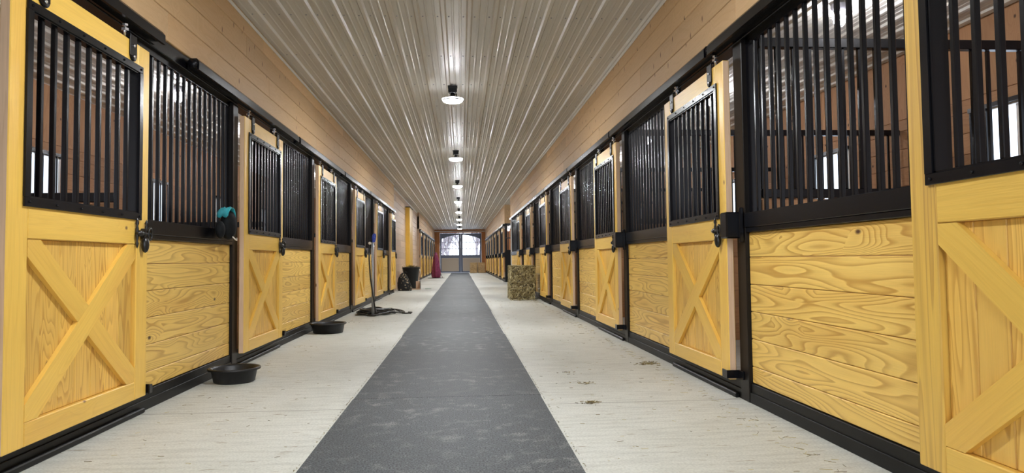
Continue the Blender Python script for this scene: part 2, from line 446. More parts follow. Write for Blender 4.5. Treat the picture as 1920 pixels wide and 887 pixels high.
def stall_window(i, X, s, y0, y1):
    z0, z1 = 1.22, 2.21
    b = MB()
    for lo, hi, g in (((-.01, y0, z0), (.07, y0 + .045, z1), 2), ((-.01, y1 - .045, z0), (.07, y1, z1), 2), ((-.01, y0, z1 - .045), (.07, y1, z1), 1), ((-.01, y0, z0), (.07, y1, z0 + .045), 1), ((.02, (y0 + y1) / 2 - .02, z0), (.06, (y0 + y1) / 2 + .02, z1), 2)):
        b.box(lo, hi, g, .003)
    b.mirror = s < 0
    o = b.build('window_%d' % i, M['white'], loc=(X, 0, 0)); struct(o, 'white framed window in the wall behind the stalls')
    g = MB(s < 0); g.box((.038, y0 + .03, z0 + .03), (.042, y1 - .03, z1 - .03)); g.build('pane', M['glass'], o)
    w = MB(s < 0); w.box((-.05, y0 - .03, z1 - .03), (-.02, y1 + .03, z1 + .01)); w.box((-.05, y0 - .03, z0 - .01), (-.02, y1 + .03, z0 + .03))
    nb = 5
    for k in range(nb + 1):
        yy = y0 - .01 + (y1 - y0 + .02) * k / nb; w.box((-.046, yy - .007, z0), (-.03, yy + .007, z1))
    w.build('guard_grille', M['black'], o)
wi = 1
for a, c in WL: stall_window(wi, BL, -1, a, c); wi += 1
for a, c in WR: stall_window(wi, BR, 1, a, c); wi += 1

# ceiling edge trims, header beams
def strip(name, lo, hi, mat, lab, g=1):
    b = MB(); b.box(lo, hi, g, .002); struct(b.build(name, M[mat]), lab)
strip('trim_1', (XL + .014, YN, CZ - .05), (XL + .024, LS1, CZ - .02), 'white', 'white edge strip along the left of the ceiling')
strip('trim_2', (XR - .024, YN, CZ - .05), (XR - .014, RS1, CZ - .02), 'white', 'white edge strip along the right of the ceiling')
strip('trim_3', (XL - .082, LS1, CZ - .05), (XL - .072, LS2, CZ - .02), 'white', 'white edge strip over the boarded wall')
for i, (xa, xb, ya, yb) in enumerate(((XL - .1, XL - .002, YN, LS1), (XL - .1, XL - .002, LS2, YE), (XR + .002, XR + .1, YN, RS1), (XR + .002, XR + .1, RS2, YE))):
    b = MB(); b.box((xa, ya, 2.20), (xb, yb, HB - .001), 1, .004); struct(b.build('trim_%d' % (4 + i), M['black']), 'black steel header over the stall fronts')

# pier on the left boarded wall
b = MB()
nb = 3
for k in range(1):
    b.box((XL - .084, 25.25, 0), (XL + .065, 25.29, 2.76), 2, .004); b.box((XL + .022, 25.292, 0), (XL + .065, 26.75, 2.76), 2, .004); b.box((XL - .084, 26.72, 0), (XL + .02, 26.76, 2.76), 2, .004)
pier = tag(b.build('timber_pier', M['pier']), 'yellow pine boxed pier standing out from the pale boarded wall', 'pier', None)
b = MB(); b.box((XL - .084, 25.22, 2.762), (XL + .09, 26.8, 2.79), 1, .004); b.build('cap', M['black'], pier)

# ------------------------------------------------------------------ stall fronts (local: a = +x towards the aisle, y along it)
BAR = .0108
def rod(b, x, y, z0, z1):
    b.box((x - BAR, y - BAR, z0), (x + BAR, y + BAR, z1), 2, .0025)
def front(side, P, y_open0, y_open1, y_pan1, label, loc, detail=True, latchbox=True, endtrim=False, tr=(0, 0), short=False):
    mir = side == 'R'
    t = thing('stall_enclosure', label, 'stall front', loc, 'fixed stall fronts of black steel and pine planks')
    S = lambda: MB(mir)
    b = S(); b.box((-.10, 0, 0), (0, .13, 2.198), 2, .004); b.build('post', M['post'], t)
    if short:
        b = S(); b.box((-.10, y_pan1 - .11, 0), (0, y_pan1, 2.198), 2, .004); b.build('post', M['post'], t)
    b = S(); b.box((-.09, .132, .0), (-.012, y_pan1, .116), 1, .003); b.box((-.012, .132, .0), (-.004, y_pan1, .062), 1, .002); b.build('sill', M['blackflat'], t)
    b = S(); b.box((-.003, .16, 0), (.022, y_open1 + .12, .03), 1, .006); b.build('floor_guide', M['blackflat'], t)
    if tr[1] > tr[0]:
        b = S()
        prof = [(0.004, 2.205), (.02, 2.205), (.02, 2.225), (.066, 2.225), (.066, 2.205), (.082, 2.205), (.082, 2.262), (.066, 2.283), (.02, 2.283), (.004, 2.262)]
        vs = [(a, tr[0], z) for a, z in prof] + [(a, tr[1], z) for a, z in prof]; n = len(prof)
        fs = [tuple(range(n))[::-1], tuple(range(n, 2 * n))] + [(i, (i + 1) % n, n + (i + 1) % n, n + i) for i in range(n)]
        b.add(vs, [f[::-1] for f in fs]); tk = b.build('track', M['black'], t)
        b = S(); b.lathe([(.001, -.012), (.028, -.012), (.034, 0), (.028, .012), (.001, .012)], (.044, tr[0] - .02, 2.243), 16, Matrix.Rotation(PI / 2, 4, 'X')); b.build('track_cap', M['black'], tk)
    if not short:
        y0, y1 = y_open1, y_pan1
        b = S(); b.box((-.085, y0, 1.018), (0, y1, 1.047), 1, .003); b.box((-.085, y0, 1.047), (.006, y1, 1.135), 1, .003); b.build('middle_rail', M['black'], t)
        b = S(); z = 1.017
        for k in range(6):
            zl = max(.117, z - (.149 if k == 0 else .163)); b.box((-.062, y0, zl + .0025), (-.022, y1, z), 1, .004); z = zl
        b.build('plank_panel', M['plank'], t)
        b = S(); b.box((-.06, y0, 1.136), (-.03, y0 + .035, 2.199), 2); b.box((-.06, y1 - .035, 1.136), (-.03, y1 - .001, 2.199), 2); b.box((-.06, y0, 2.16), (-.03, y1, 2.199), 1)
        gr = None
        n = round((y1 - y0) / .101)
        if detail: gr = b.build('grille', M['black'], t)
        for k in range(1, n):
            yy = y0 + (y1 - y0) * k / n
            q = S() if detail else b
            rod(q, -.045, yy, 1.136, 2.16)
            if detail: q.build('bar', M['black'], gr)
        if not detail: b.build('grille', M['black'], t)
    if latchbox:
        if mir:
            b = S(); b.box((.002, .03, .985), (.105, .138, 1.145), 2, .008); b.box((.004, .01, .96), (.03, .03, 1.17), 2, .003); b.build('latch_box', M['black'], t)
            b = S(); b.box((.001, .06, .125), (.012, .139, .175), 1, .002); b.box((.001, .128, .125), (.085, .139, .175), 1, .002); b.box((.078, .128, .125), (.086, .21, .175), 1, .002); b.build('guide_bracket', M['black'], t)
        else:
            yd = y_open1 + .052
            b = S(); b.box((.001, yd, .125), (.012, yd + .06, .175), 1, .002); b.box((.001, yd, .125), (.085, yd + .01, .175), 1, .002); b.box((.078, yd - .03, .125), (.086, yd + .01, .175), 1, .002); b.build('guide_bracket', M['black'], t)
    if endtrim:
        b = S(); b.box((-.1, y_pan1, 0), (.012, y_pan1 + .03, 2.2), 2, .004); b.build('corner_trim', M['white'], t)['label'] = 'white corner strip'
    return t

DW, DH = 1.28, 1.995
def door(side, label, loc, detail=True):
    """local origin: near bottom corner of the door's back face"""
    mir = side == 'R'; S = lambda: MB(mir)
    t = thing('stall_gate', label, 'stall door', loc, 'sliding stall doors with crossed braces')
    T = .044; SW = .14
    for ya in (0, DW - SW):
        b = S(); b.box((0, ya, 0), (T, ya + SW, DH), 2, .004)
        # sawn edge of the near stile stays unfinished
        o = b.build('stile', [M['door'], M['raw']], t)
        for p in o.data.polygons:
            if (p.normal.y < -.9 if ya == 0 else p.normal.y > .9): p.material_index = 1
    def rail(z0, z1, nm):
        b = S(); b.box((0, SW + .001, z0), (T, DW - SW - .001, z1), 1, .004); b.build(nm, M['door'], t)
    rail(0, .10, 'bottom_rail'); rail(.865, 1.036, 'middle_rail'); rail(1.838, DH, 'top_rail')
    b = S(); n = 7; w = (DW - 2 * SW) / n
    for k in range(n): b.box((.006, SW + k * w, .101), (.02, SW + (k + 1) * w - .002, .864), 2, .003)
    b.build('board_panel', M['board'], t)
    # crossed braces, mitred into the corners of the opening
    A, B_, z0, z1 = SW + .002, DW - SW - .002, .102, .863
    def brace(pts, nm):
        b = S(); b.prism(pts, .021, T - .001, g=1)
        # grain follows the brace
        c = Vector((pts[0][0], pts[0][1])); d = Vector((lx, lz)).normalized()
        if (nm == 'long_brace') != up: d.y = -d.y
        off = [R_.uniform(0, 40) for _ in range(2)]
        b.wc = [(off[0] + (p[1] - c.x) * d.x + (p[2] - c.y) * d.y, off[1] - (p[1] - c.x) * d.y + (p[2] - c.y) * d.x, p[0]) for p in b.v]
        b.build(nm, M['door'], t)
    hw = .094; lx, lz = B_ - A, z1 - z0
    def slash(up):
        q = [(A, z0), (A + hw, z0), (B_, z1 - hw * lz / lx), (B_, z1), (B_ - hw, z1), (A, z0 + hw * lz / lx)]
        return q if up else [(A + B_ - y, z) for y, z in q]
    up = side == 'L'
    brace(slash(up), 'long_brace')
    q = slash(not up)
    # the other brace comes in two halves either side of the long one
    def cut(sign):
        res = []
        dirv = Vector((lx, lz if up else -lz)).normalized(); nv = Vector((-dirv.y, dirv.x)); c = Vector(((A + B_) / 2, (z0 + z1) / 2))
        hwid = abs(Vector((hw, 0)).dot(nv)) + .001
        f = lambda p: sign * (Vector(p) - c).dot(nv) - hwid
        for i in range(len(q)):
            p, r = q[i], q[(i + 1) % len(q)]; fp, fr = f(p), f(r)
            if fp >= 0: res.append(p)
            if fp * fr < 0:
                k = fp / (fp - fr); res.append((p[0] + (r[0] - p[0]) * k, p[1] + (r[1] - p[1]) * k))
        return res
    brace(cut(1), 'short_brace'); brace(cut(-1), 'short_brace')
    # black grille
    g0, g1, gz0, gz1 = .10, DW - .10, 1.0, 1.875; fw = .04
    b = S()
    b.box((T + .001, g0, gz0), (T + .011, g1, gz0 + fw), 1, .002); b.box((T + .001, g0, gz1 - fw), (T + .011, g1, gz1), 1, .002)
    b.box((T + .001, g0, gz0 + fw), (T + .011, g0 + fw, gz1 - fw), 2); b.box((T + .001, g1 - fw, gz0 + fw), (T + .011, g1, gz1 - fw), 2)
    b.box((.004, g0 + fw + .001, 1.037), (T + .004, g1 - fw - .001, 1.046), 1); b.box((.004, g0 + fw + .001, 1.829), (T + .004, g1 - fw - .001, 1.837), 1)
    b.box((.002, g0 + fw + .001, 1.037), (T + .004, g0 + fw + .012, 1.837), 2); b.box((.002, g1 - fw - .012, 1.037), (T + .004, g1 - fw - .001, 1.837), 2)
    for k in range(6):
        for zz in (gz0 + fw / 2, gz1 - fw / 2): b.ball((T + .012, g0 + .03 + (g1 - g0 - .06) * k / 5, zz), .006, seg=6)
    gr = None; n = 10
    if detail: gr = b.build('grille', M['black'], t)
    for k in range(1, n):
        yy = g0 + fw + (g1 - g0 - 2 * fw) * k / n; s = S() if detail else b
        rod(s, .026, yy, 1.047, 1.828)
        if detail: s.build('bar', M['black'], gr)
    if not detail: b.build('grille', M['black'], t)
    # hangers
    for yy in (.22, DW - .22):
        b = S(); b.box((T + .001, yy - .04, 1.905), (T + .009, yy + .04, 2.03), 2, .002); b.box((.012, yy - .04, 2.02), (T + .009, yy + .04, 2.03), 1, .002); b.lathe([(.001, 0), (.039, 0), (.039, .0075), (.001, .0075)], (T + .001, yy, 1.917), 16, Matrix.Rotation(PI / 2, 4, 'Y'))
        for zz in (1.905, 1.965): b.ball((T + .011, yy, zz), .009, mi=1, seg=8)
        h = b.build('hanger', [M['black'], M['chrome']], t)
        b = S(); b.tube([(.024, yy - .045, 2.0), (.024, yy - .045, 2.088)], .008, 8); b.lathe([(.001, 0), (.02, 0), (.02, .014), (.001, .014)], (.024, yy - .045, 2.035), 6, smooth=False); b.lathe([(.001, 0), (.016, 0), (.016, .012), (.001, .012)], (.024, yy - .045, 2.062), 6, smooth=False)
        b.build('roller_bolt', M['chrome'], h)
    # latch
    b = S(); yl = DW - .085 if side == 'L' else .085; sg = 1 if side == 'L' else -1; zl = .925; a0 = T + .012
    def finial(y, zc, h):
        b.lathe([(.001, -h), (.006, -h + .012), (.010, -h * .66), (.005, -h * .5), (.0085, -h * .3), (.0085, h * .3), (.005, h * .5), (.010, h * .66), (.006, h - .012), (.001, h)], (a0, y, zc), 10)
    finial(yl - sg * .075, zl, .085); finial(yl + sg * .04, zl + .02, .062)
    b.tube([(a0 + .012, yl - sg * .095, zl), (a0 + .012, yl + sg * .075, zl)], .009, 10)
    b.lathe([(.001, -.016), (.018, -.016), (.018, .016), (.001, .016)], (a0 + .008, yl - sg * .06, zl), 12, Matrix.Rotation(PI / 2, 4, 'X'))
    b.box((T + .001, yl - .012, zl - .03), (a0 + .016, yl + .012, zl + .03), 2, .004)
    b.ball((a0 + .012, yl + sg * .0, zl - .062), .042, seg=16, sc=(.5, .62, 1.1))
    b.tube([(a0 + .02, yl + sg * (.045 + .022 * math.cos(k * PI / 6)), zl + .0 + .034 * math.sin(k * PI / 6)) for k in range(13)], .006, 8, caps=False)
    b.build('latch', M['iron'], t)
    return t

ORD = ['nearest', 'second', 'third', 'fourth', 'fifth', 'sixth', 'seventh']
def dl(i, row): return ('yellow pine sliding stall door with crossed braces, %s in the %s row' % (ORD[i], row))
def fl(i, row): return ('black barred stall front over pine planks, %s in the %s row' % (ORD[i], row))

LZ = .115
AL = .018                       # gap between front plane and the door's back
# near left row: posts at 2.86 + 3.12k
front('L', PL, .13, 1.36, PL - .002, 'black barred stall front beside the left stall door nearest the camera, on its near side', (XL, 2.86 - PL, 0), True, False)
lf = [2.86 + PL * k for k in range(6)]
f0 = front('L', PL, .13, 1.36, PL - .002, fl(0, 'near left'), (XL, lf[0], 0), tr=(-.6, 1.56))
f1 = front('L', PL, .13, 1.36, PL - .002, fl(1, 'near left'), (XL, lf[1], 0), tr=(-1.0, 2.02))
for k in range(2, 5): dup(f1, (XL, lf[k], 0), fl(k, 'near left'))
front('L', PL, .13, 1.28, LS1 - lf[5] - .022, 'doorway of the last stall in the near left row, ending at the pale boarded wall', (XL, lf[5], 0), short=True, latchbox=False, tr=(-1.0, 1.40))
d0 = door('L', dl(0, 'near left'), (XL + AL, lf[0] + .11, LZ))
for k in range(1, 6): dup(d0, (XL + AL, lf[k] + .11, LZ), dl(k, 'near left'))
# near right row
rf = [1.065 + PR * k for k in range(7)]
g0 = front('R', PR, .13, 1.36, PR - .002, fl(0, 'near right'), (XR, rf[0], 0), tr=(.42, 3.46))
for k in range(1, 6): dup(g0, (XR, rf[k], 0), fl(k, 'near right'))
front('R', PR, .13, 1.36, RS1 - rf[6] - .035, fl(6, 'near right') + ' with white corner', (XR, rf[6], 0), endtrim=True, tr=(.42, 4.2))
e0 = door('R', dl(0, 'near right'), (XR - AL, rf[0] + .145, LZ))
for k in range(1, 7): dup(e0, (XR - AL, rf[k] + .145, LZ), dl(k, 'near right'))
M['stained'] = wood('stained_door_pine', (.76, .49, .10), (.42, .22, .05), rings=4, contrast=.75, stretch=(.45, 16, 16), knots=.10, knot_col=(.20, .09, .03), knot_sc=(3.2, 4.5), tint=.06, rough=.38, red=(.40, .21, .06))
st_ = [c for c in e0.children if c.name.startswith('stile')][1]
st_.data = st_.data.copy(); st_.data.materials[0] = M['stained']; st_['label'] = 'stile with brown stains'
# far rows
ff = [LS2 + .02 + PL * k for k in range(6)]
h0 = front('L', PL, .13, 1.36, PL - .002, 'black barred stall front past the pale boarded wall, nearest in the far left row', (XL, ff[0], 0), False, tr=(.1, 3.0))
for k in range(1, 5): dup(h0, (XL, ff[k], 0), fl(k, 'far left'))
front('L', PL, .13, 1.36, YE - ff[5] - .02, fl(5, 'far left') + ', beside end wall', (XL, ff[5], 0), False, tr=(.1, 2.2))
i0 = door('L', 'yellow pine sliding stall door past the pale boarded wall, nearest in the far left row', (XL + AL, ff[0] + .11, LZ), False)
for k in range(1, 6): dup(i0, (XL + AL, ff[k] + .11, LZ), dl(k, 'far left'))
P2 = 3.15
gg = [RS2 + .06 + P2 * k for k in range(7)]
j0 = front('R', P2, .13, 1.36, P2 - .002, 'black barred stall front past the right side opening, nearest in the far right row', (XR, gg[0], 0), False, tr=(.1, 3.0))
for k in range(1, 7): dup(j0, (XR, gg[k], 0), fl(k, 'far right'))
k0 = door('R', 'yellow pine sliding stall door past the right side opening, nearest in the far right row', (XR - AL, gg[0] + .145, LZ), False)
for k in range(1, 7): dup(k0, (XR - AL, gg[k] + .145, LZ), dl(k, 'far right'))

# black side of the far right stalls, facing the cross aisle
t = thing('side_barrier', 'black steel side of the far right stalls, facing the side opening', 'barrier', (XR, RS2, 0))
b = MB(); b.box((.002, .0, 0), (BR - XR - .01, .045, 1.25), 0, .004); b.build('lower_panel', M['blackflat'], t)
b = MB(); b.box((.002, .0, 2.2), (BR - XR - .01, .05, HB - .002), 0, .003); b.box((.002, 0, 1.70), (BR - XR - .01, .04, 1.74), 0)
n = 24
for k in range(n + 1):
    xx = .014 + (BR - XR - .04) * k / n; b.box((xx - .0125, .01, 1.25), (xx + .0125, .035, 2.2), 2)
b.build('grille', M['black'], t)

# stall partitions
def partition(side, y, label, detail, group):
    mir = side == 'L'; S = lambda: MB(mir)
    x0 = .13; x1 = (BR - XR if side == 'R' else XL - BL) - .015
    t = thing('stall_partition', label, 'stall partition', (XR if side == 'R' else XL, y, 0), group)
    b = S(); z = 0
    for k in range(7):
        b.box((x0, 0, z), (x1, .04, z + .172), 0, .004); z += .175
    b.build('plank_panel', M['stallwall'], t)
    if side == 'L':
        b = S(); b.box((x0, -.008, 1.23), (x1, .048, 1.285), 0, .004); b.build('cap_rail', M['black'], t)
        return t
    b = S(); b.box((x0, -.008, 1.23), (x1, .048, 1.285), 0, .004); b.box((x0, -.008, 2.165), (x1, .048, 2.225), 0, .004)
    gr = b.build('grille', M['black'], t) if detail else None
    n = 27
    for k in range(n + 1):
        xx = x0 + .015 + (x1 - x0 - .03) * k / n; s = S() if detail else b
        rod(s, xx, .02, 1.286, 2.164)
        if detail: s.build('bar', M['black'], gr)
    if not detail: gr = b.build('grille', M['black'], t)
    return t
gp = 'barred partitions between the stalls'
pr = partition('R', rf[1] + .045, 'black barred partition inside the right stalls, seen behind the first barred front', True, gp)
dup(pr, (XR, rf[2] + .045, 0), 'black barred partition inside the right stalls, second behind the first barred front')
dup(pr, (XR, rf[3] + .045, 0), 'black barred partition inside the right stalls, third behind the first barred front')
q0 = partition('R', rf[4] + .045, 'black barred partition inside the right stalls, fourth behind the first barred front', False, gp)
for k in (5, 6): dup(q0, (XR, rf[k] + .045, 0), 'black barred partition inside the right stalls, %s behind the first barred front' % ORD[k - 1])
lp = [lf[k] + 1.40 for k in range(6)]
pl = partition('L', lp[0], 'low boarded partition inside the left stalls, behind the far edge of the nearest door', True, 'low partitions between the left stalls')
dup(pl, (XL, lp[1], 0), 'low boarded partition inside the left stalls, behind the far edge of the second door')
q1 = partition('L', lp[2], 'low boarded partition inside the left stalls, behind the far edge of the third door', False, 'low partitions between the left stalls')
for k in (3, 4): dup(q1, (XL, lp[k], 0), 'low boarded partition inside the left stalls, behind the far edge of the %s door' % ORD[k])

# ------------------------------------------------------------------ mats
yy = .79; k = 0
ln = 3.76
names = ['nearest', 'second', 'third', 'fourth', 'fifth', 'sixth', 'seventh', 'eighth', 'ninth', 'tenth', 'eleventh', 'twelfth', 'last']
b = MB(); b.box((-.59, 0, 0), (.59, ln - .006, .008), 1, .003)
m0 = b.build('rubber_mat', M['mat'], loc=(-.095, yy, .0005)); tag(m0, 'speckled dark grey rubber mat, nearest of the strip down the aisle', 'mat', 'rubber mats laid end to end down the aisle')
for k in range(1, 13):
    r = m0.copy(); COL.objects.link(r); r.location = (-.095 + (.004 if k % 2 else -.003), yy + ln * k, .0005)
    r['label'] = 'speckled dark grey rubber mat, %s in the strip down the aisle' % names[k]
# ------------------------------------------------------------------ lamps
def ceiling_light(loc, label):
    t = thing('ceiling_light', label, 'ceiling light', loc, 'round lights along the aisle ceiling')
    b = MB(); b.box((-.054, -.054, -.08), (.054, .054, -.001), 2, .008); b.box((-.06, -.06, -.012), (.06, .06, -.001), 2, .003); b.build('junction_box', M['black'], t)
    b = MB(); b.lathe([(.001, -.081), (.02, -.081), (.02, -.09), (.03, -.095), (.028, -.115), (.001, -.115)], seg=16); b.tube([(.02, 0, -.09), (.05, .01, -.1), (.045, .02, -.12)], .006, 6); b.build('neck', M['black'], t)
    b = MB(); b.lathe([(.001, -.116), (.035, -.118), (.06, -.132), (.1, -.143), (.126, -.152), (.128, -.166), (.128, -.182), (.122, -.182), (.120, -.168), (.001, -.167)], seg=32); b.build('housing', M['lampgrey'], t)
    b = MB(); b.lathe([(.001, -.169), (.118, -.169), (.118, -.180), (.108, -.192), (.07, -.199), (.001, -.201)], seg=32); b.build('diffuser', M['led'], t)
    b = MB(); b.lathe([(.1285, -.158), (.1310, -.158), (.1310, -.166), (.1285, -.166), (.1285, -.158)], seg=32); b.build('added_glow_rim', M['rim'], t)  # added glowing ring, there only to brighten the ceiling round the lamp
    return t
LY = [8.68 + 5.14 * k for k in range(8)]
cl = ceiling_light((CX, LY[0], CZ - .02), 'round lit ceiling light on a black box, largest and nearest over the aisle')
for k in range(1, 8): dup(cl, (CX, LY[k], CZ - .02), 'round lit ceiling light over the aisle, %s from the camera' % names[k] if k < 7 else 'round lit ceiling light over the aisle, closest to the end doors')
for k in (-1, -2): dup(cl, (CX, 8.68 + 5.14 * k, CZ - .02), 'round lit ceiling light over the aisle above the camera' if k == -1 else 'round lit ceiling light over the aisle behind the camera')
def jar(loc, label):
    t = thing('jar_light', label, 'jar light', loc, 'caged jar lights inside the stalls')
    b = MB(); b.lathe([(.001, -.001), (.065, -.001), (.065, -.03), (.05, -.05), (.045, -.07), (.001, -.07)], seg=20); b.build('base', M['lampgrey'], t)
    b = MB(); b.lathe([(.001, -.071), (.04, -.071), (.046, -.10), (.044, -.15), (.03, -.175), (.001, -.182)], seg=20); b.build('glass_jar', M['jar'], t)
    b = MB()
    for a in range(4):
        ca, sa = math.cos(a * PI / 2), math.sin(a * PI / 2)
        b.tube([(.05 * ca, .05 * sa, -.07), (.056 * ca, .056 * sa, -.11), (.053 * ca, .053 * sa, -.16), (.03 * ca, .03 * sa, -.19), (0, 0, -.197)], .003, 6)
    b.tube([(.056 * math.cos(k * PI / 8), .056 * math.sin(k * PI / 8), -.11) for k in range(17)], .003, 6, caps=False); b.build('guard', M['lampgrey'], t)
    return t
j = jar((3.22, rf[1] + 1.57, CZ - .02), 'caged jar light on the ceiling of the right stall behind the first barred front')
for k in range(2, 7): dup(j, (3.22, rf[k] + 1.57, CZ - .02), 'caged jar light inside the right stall behind the %s door' % ORD[k])
dup(j, (3.22, rf[0] + 1.57, CZ - .02), 'caged jar light inside the right stall behind the nearest door')
for k in range(6): dup(j, (-3.4, (lf[k] - 1.72 + PL * 1) + 1.4 * 0 + 1.4, CZ - .02), 'caged jar light inside the left stalls, %s from the camera' % (['first'] + ORD[1:])[k])
for k in range(6): dup(j, (-3.4, ff[k] + 1.5, CZ - .02), 'caged jar light inside the far left stalls, behind the %s door there' % ORD[k])
for k in range(7): dup(j, (3.22, gg[k] + 1.5, CZ - .02), 'caged jar light inside the far right stalls, behind the %s door there' % ORD[k])

# ------------------------------------------------------------------ end wall and double doors
DX0, DX1, DZ = -1.475, 1.405, 2.765
b = MB()
def vb(x0, x1, z0, z1):
    n = max(1, round((x1 - x0) / .19)); p = (x1 - x0) / n
    for k in range(n): b.box((x0 + k * p, YE, z0), (x0 + (k + 1) * p - .003, YE + .1, z1), 2, .004)
vb(BL, DX0 - .03, 0, CZ + .02); vb(DX1 + .03, BR, 0, CZ + .02); b.box((DX0 - .03, YE, DZ + .03), (DX1 + .03, YE + .1, CZ + .02), 0, .004)
struct(b.build('wall_end', M['endwall']), 'orange-brown boarded end wall around the double doors')
strip('trim_8', (XL + .02, YE - .03, CZ - .16), (XR - .02, YE - .004, CZ - .1), 'white', 'pale strip across the top of the end wall', 0)
def leaf(i, x0, x1, hinge_left):
    w = x1 - x0; T0, T1 = .02, .075
    st = .085
    sl, sr = (.09, .135) if hinge_left else (.135, .09)
    x0, x1 = x0 + sl - st, x1 - sr + st                      # panel edges; the meeting stiles are wider
    b = MB()
    b.box((x0 + st - sl, YE + T0, .01), (x0 + st, YE + T1, DZ), 2, .004); b.box((x1 - st, YE + T0, .01), (x1 - st + sr, YE + T1, DZ), 2, .004)
    b.box((x0 + st, YE + T0, .01), (x1 - st, YE + T1, .1), 0, .004); b.box((x0 + st, YE + T0, 1.03), (x1 - st, YE + T1, 1.235), 0, .004)
    # arched head: the pair of doors shares one arch
    mid = (DX0 + DX1) / 2; n = 12; half = (DX1 - DX0) / 2
    ar = lambda x: 2.655 - .32 * ((x - mid) / half) ** 2
    xs = [x0 + st + (w - 2 * st) * k / n for k in range(n + 1)]
    vs = [(x, YE + y, z) for y in (T0, T1) for x in xs for z in (ar(x), DZ)]
    fs = []; m_ = 2 * (n + 1)
    for k in range(n):
        a = 2 * k
        fs += [(a, a + 2, a + 3, a + 1), (m_ + a, m_ + a + 1, m_ + a + 3, m_ + a + 2), (a, m_ + a, m_ + a + 2, a + 2), (a + 1, a + 3, m_ + a + 3, m_ + a + 1)]
    b.add(vs, fs)
    d = struct(b.build('door_%d' % i, M['bluegrey']), 'blue-grey end door leaf with arched window')
    b = MB(); b.box((x0 + st, YE + .04, .1), (x1 - st, YE + .06, 1.03), 2); b.build('lower_panel', M['beige'], d)
    b = MB()
    for lo, hi in (((x0 + st, .1), (x0 + st + .025, 1.03)), ((x1 - st - .025, .1), (x1 - st, 1.03)), ((x0 + st, .1), (x1 - st, .125)), ((x0 + st, 1.005), (x1 - st, 1.03))): b.box((lo[0], YE + .025, lo[1]), (hi[0], YE + .039, hi[1]))
    b.build('panel_trim', M['white'], d)
    b = MB(); b.box((x0 + st - .01, YE + .045, 1.23), (x1 - st + .01, YE + .05, 2.70)); b.build('glass', M['glass'], d)
    b = MB(); gx = [x0 + st + (w - 2 * st) * k / 5 for k in range(1, 5)]
    for g in gx: b.box((g - .014, YE + .035, 1.235), (g + .014, YE + .044, ar(g)), 2)
    for z in (1.68, 2.12): b.box((x0 + st, YE + .035, z - .014), (x1 - st, YE + .044, z + .014), 0)
    b.build('muntin', M['muntin'], d)
strip('trim_9', (DX0 - .028, YE + .01, 0), (DX0 - .003, YE + .09, DZ + .03), 'white', 'white jamb on the left of the end doors', 2)
strip('trim_10', (DX1 + .003, YE + .01, 0), (DX1 + .028, YE + .09, DZ + .03), 'white', 'white jamb on the right of the end doors', 2)
leaf(1, DX0, (DX0 + DX1) / 2 - .002, True); leaf(2, (DX0 + DX1) / 2 + .002, DX1, False)
b = MB(); b.box((-60, YE + .31, -.2), (60, YE + 90, -.02)); struct(b.build('ground', M['snow']), 'pale ground beyond the end doors')
# bare trees outside
def tree(loc, h, seed, label):
    rr = random.Random(seed); b = MB()
    def grow(p, d, ln, r, lev):
        pts = [p]; q = p.copy(); dd = d.copy()
        for k in range(4):
            dd = (dd + Vector((rr.uniform(-.18, .18), rr.uniform(-.18, .18), rr.uniform(-.02, .12)))).normalized(); q = q + dd * ln / 4; pts.append(q.copy())
        b.tube(pts, [r * (1 - .12 * k) for k in range(5)], 5 if lev < 2 else 3, caps=False)
        if lev < 4:
            for k in range(5 if lev else 8):
                i = rr.randint(2, 4); a = rr.uniform(0, 2 * PI); tilt = rr.uniform(.4, .95)
                nd = (dd * math.cos(tilt) + (Vector((math.cos(a), math.sin(a), .15))).normalized() * math.sin(tilt)).normalized()
                grow(pts[i], nd, ln * rr.uniform(.55, .75), r * .5, lev + 1)
    grow(Vector((0, 0, -.05)), Vector((0, 0, 1)), h * .34, h * .016, 0)
    o = b.build('bare_tree', M['bark'], loc=loc); tag(o, label, 'tree', 'bare trees outside the end doors')
tree((-.9, YE + 8, -.02), 7, 1, 'leafless tree nearest the glass, seen through the left window of the end doors')
tree((1.3, YE + 17, -.02), 9, 5, 'leafless tree seen through the right window of the end doors')
tree((-1.9, YE + 27, -.02), 10, 8, 'leafless tree farther off at the left of the view through the end doors')
tree((2.2, YE + 38, -.02), 11, 9, 'leafless tree farther off at the right of the view through the end doors')
tree((.1, YE + 50, -.02), 12, 3, 'leafless tree farthest off behind the middle of the end doors')

# ------------------------------------------------------------------ objects on the floor
def feed_tub(loc, r, rb, h, label):
    b = MB(); b.lathe([(.001, .0), (rb, .0), (rb + .008, .006), (r - .022, h - .02), (r, h - .018), (r + .004, h - .006), (r - .004, h), (r - .022, h - .003), (r - .03, h - .02), (rb - .008, .016), (.001, .012)], seg=48)
    o = b.build('feed_tub', M['rubber'], loc=loc); tag(o, label, 'feed tub', 'black rubber feed tubs')
feed_tub((-1.665, 5.37, .0005), .182, .135, .108, 'black rubber feed tub on the concrete before the second left stall door')
feed_tub((-1.635, 8.88, .0005), .218, .17, .125, 'black rubber feed tub on the concrete before the third left stall door')

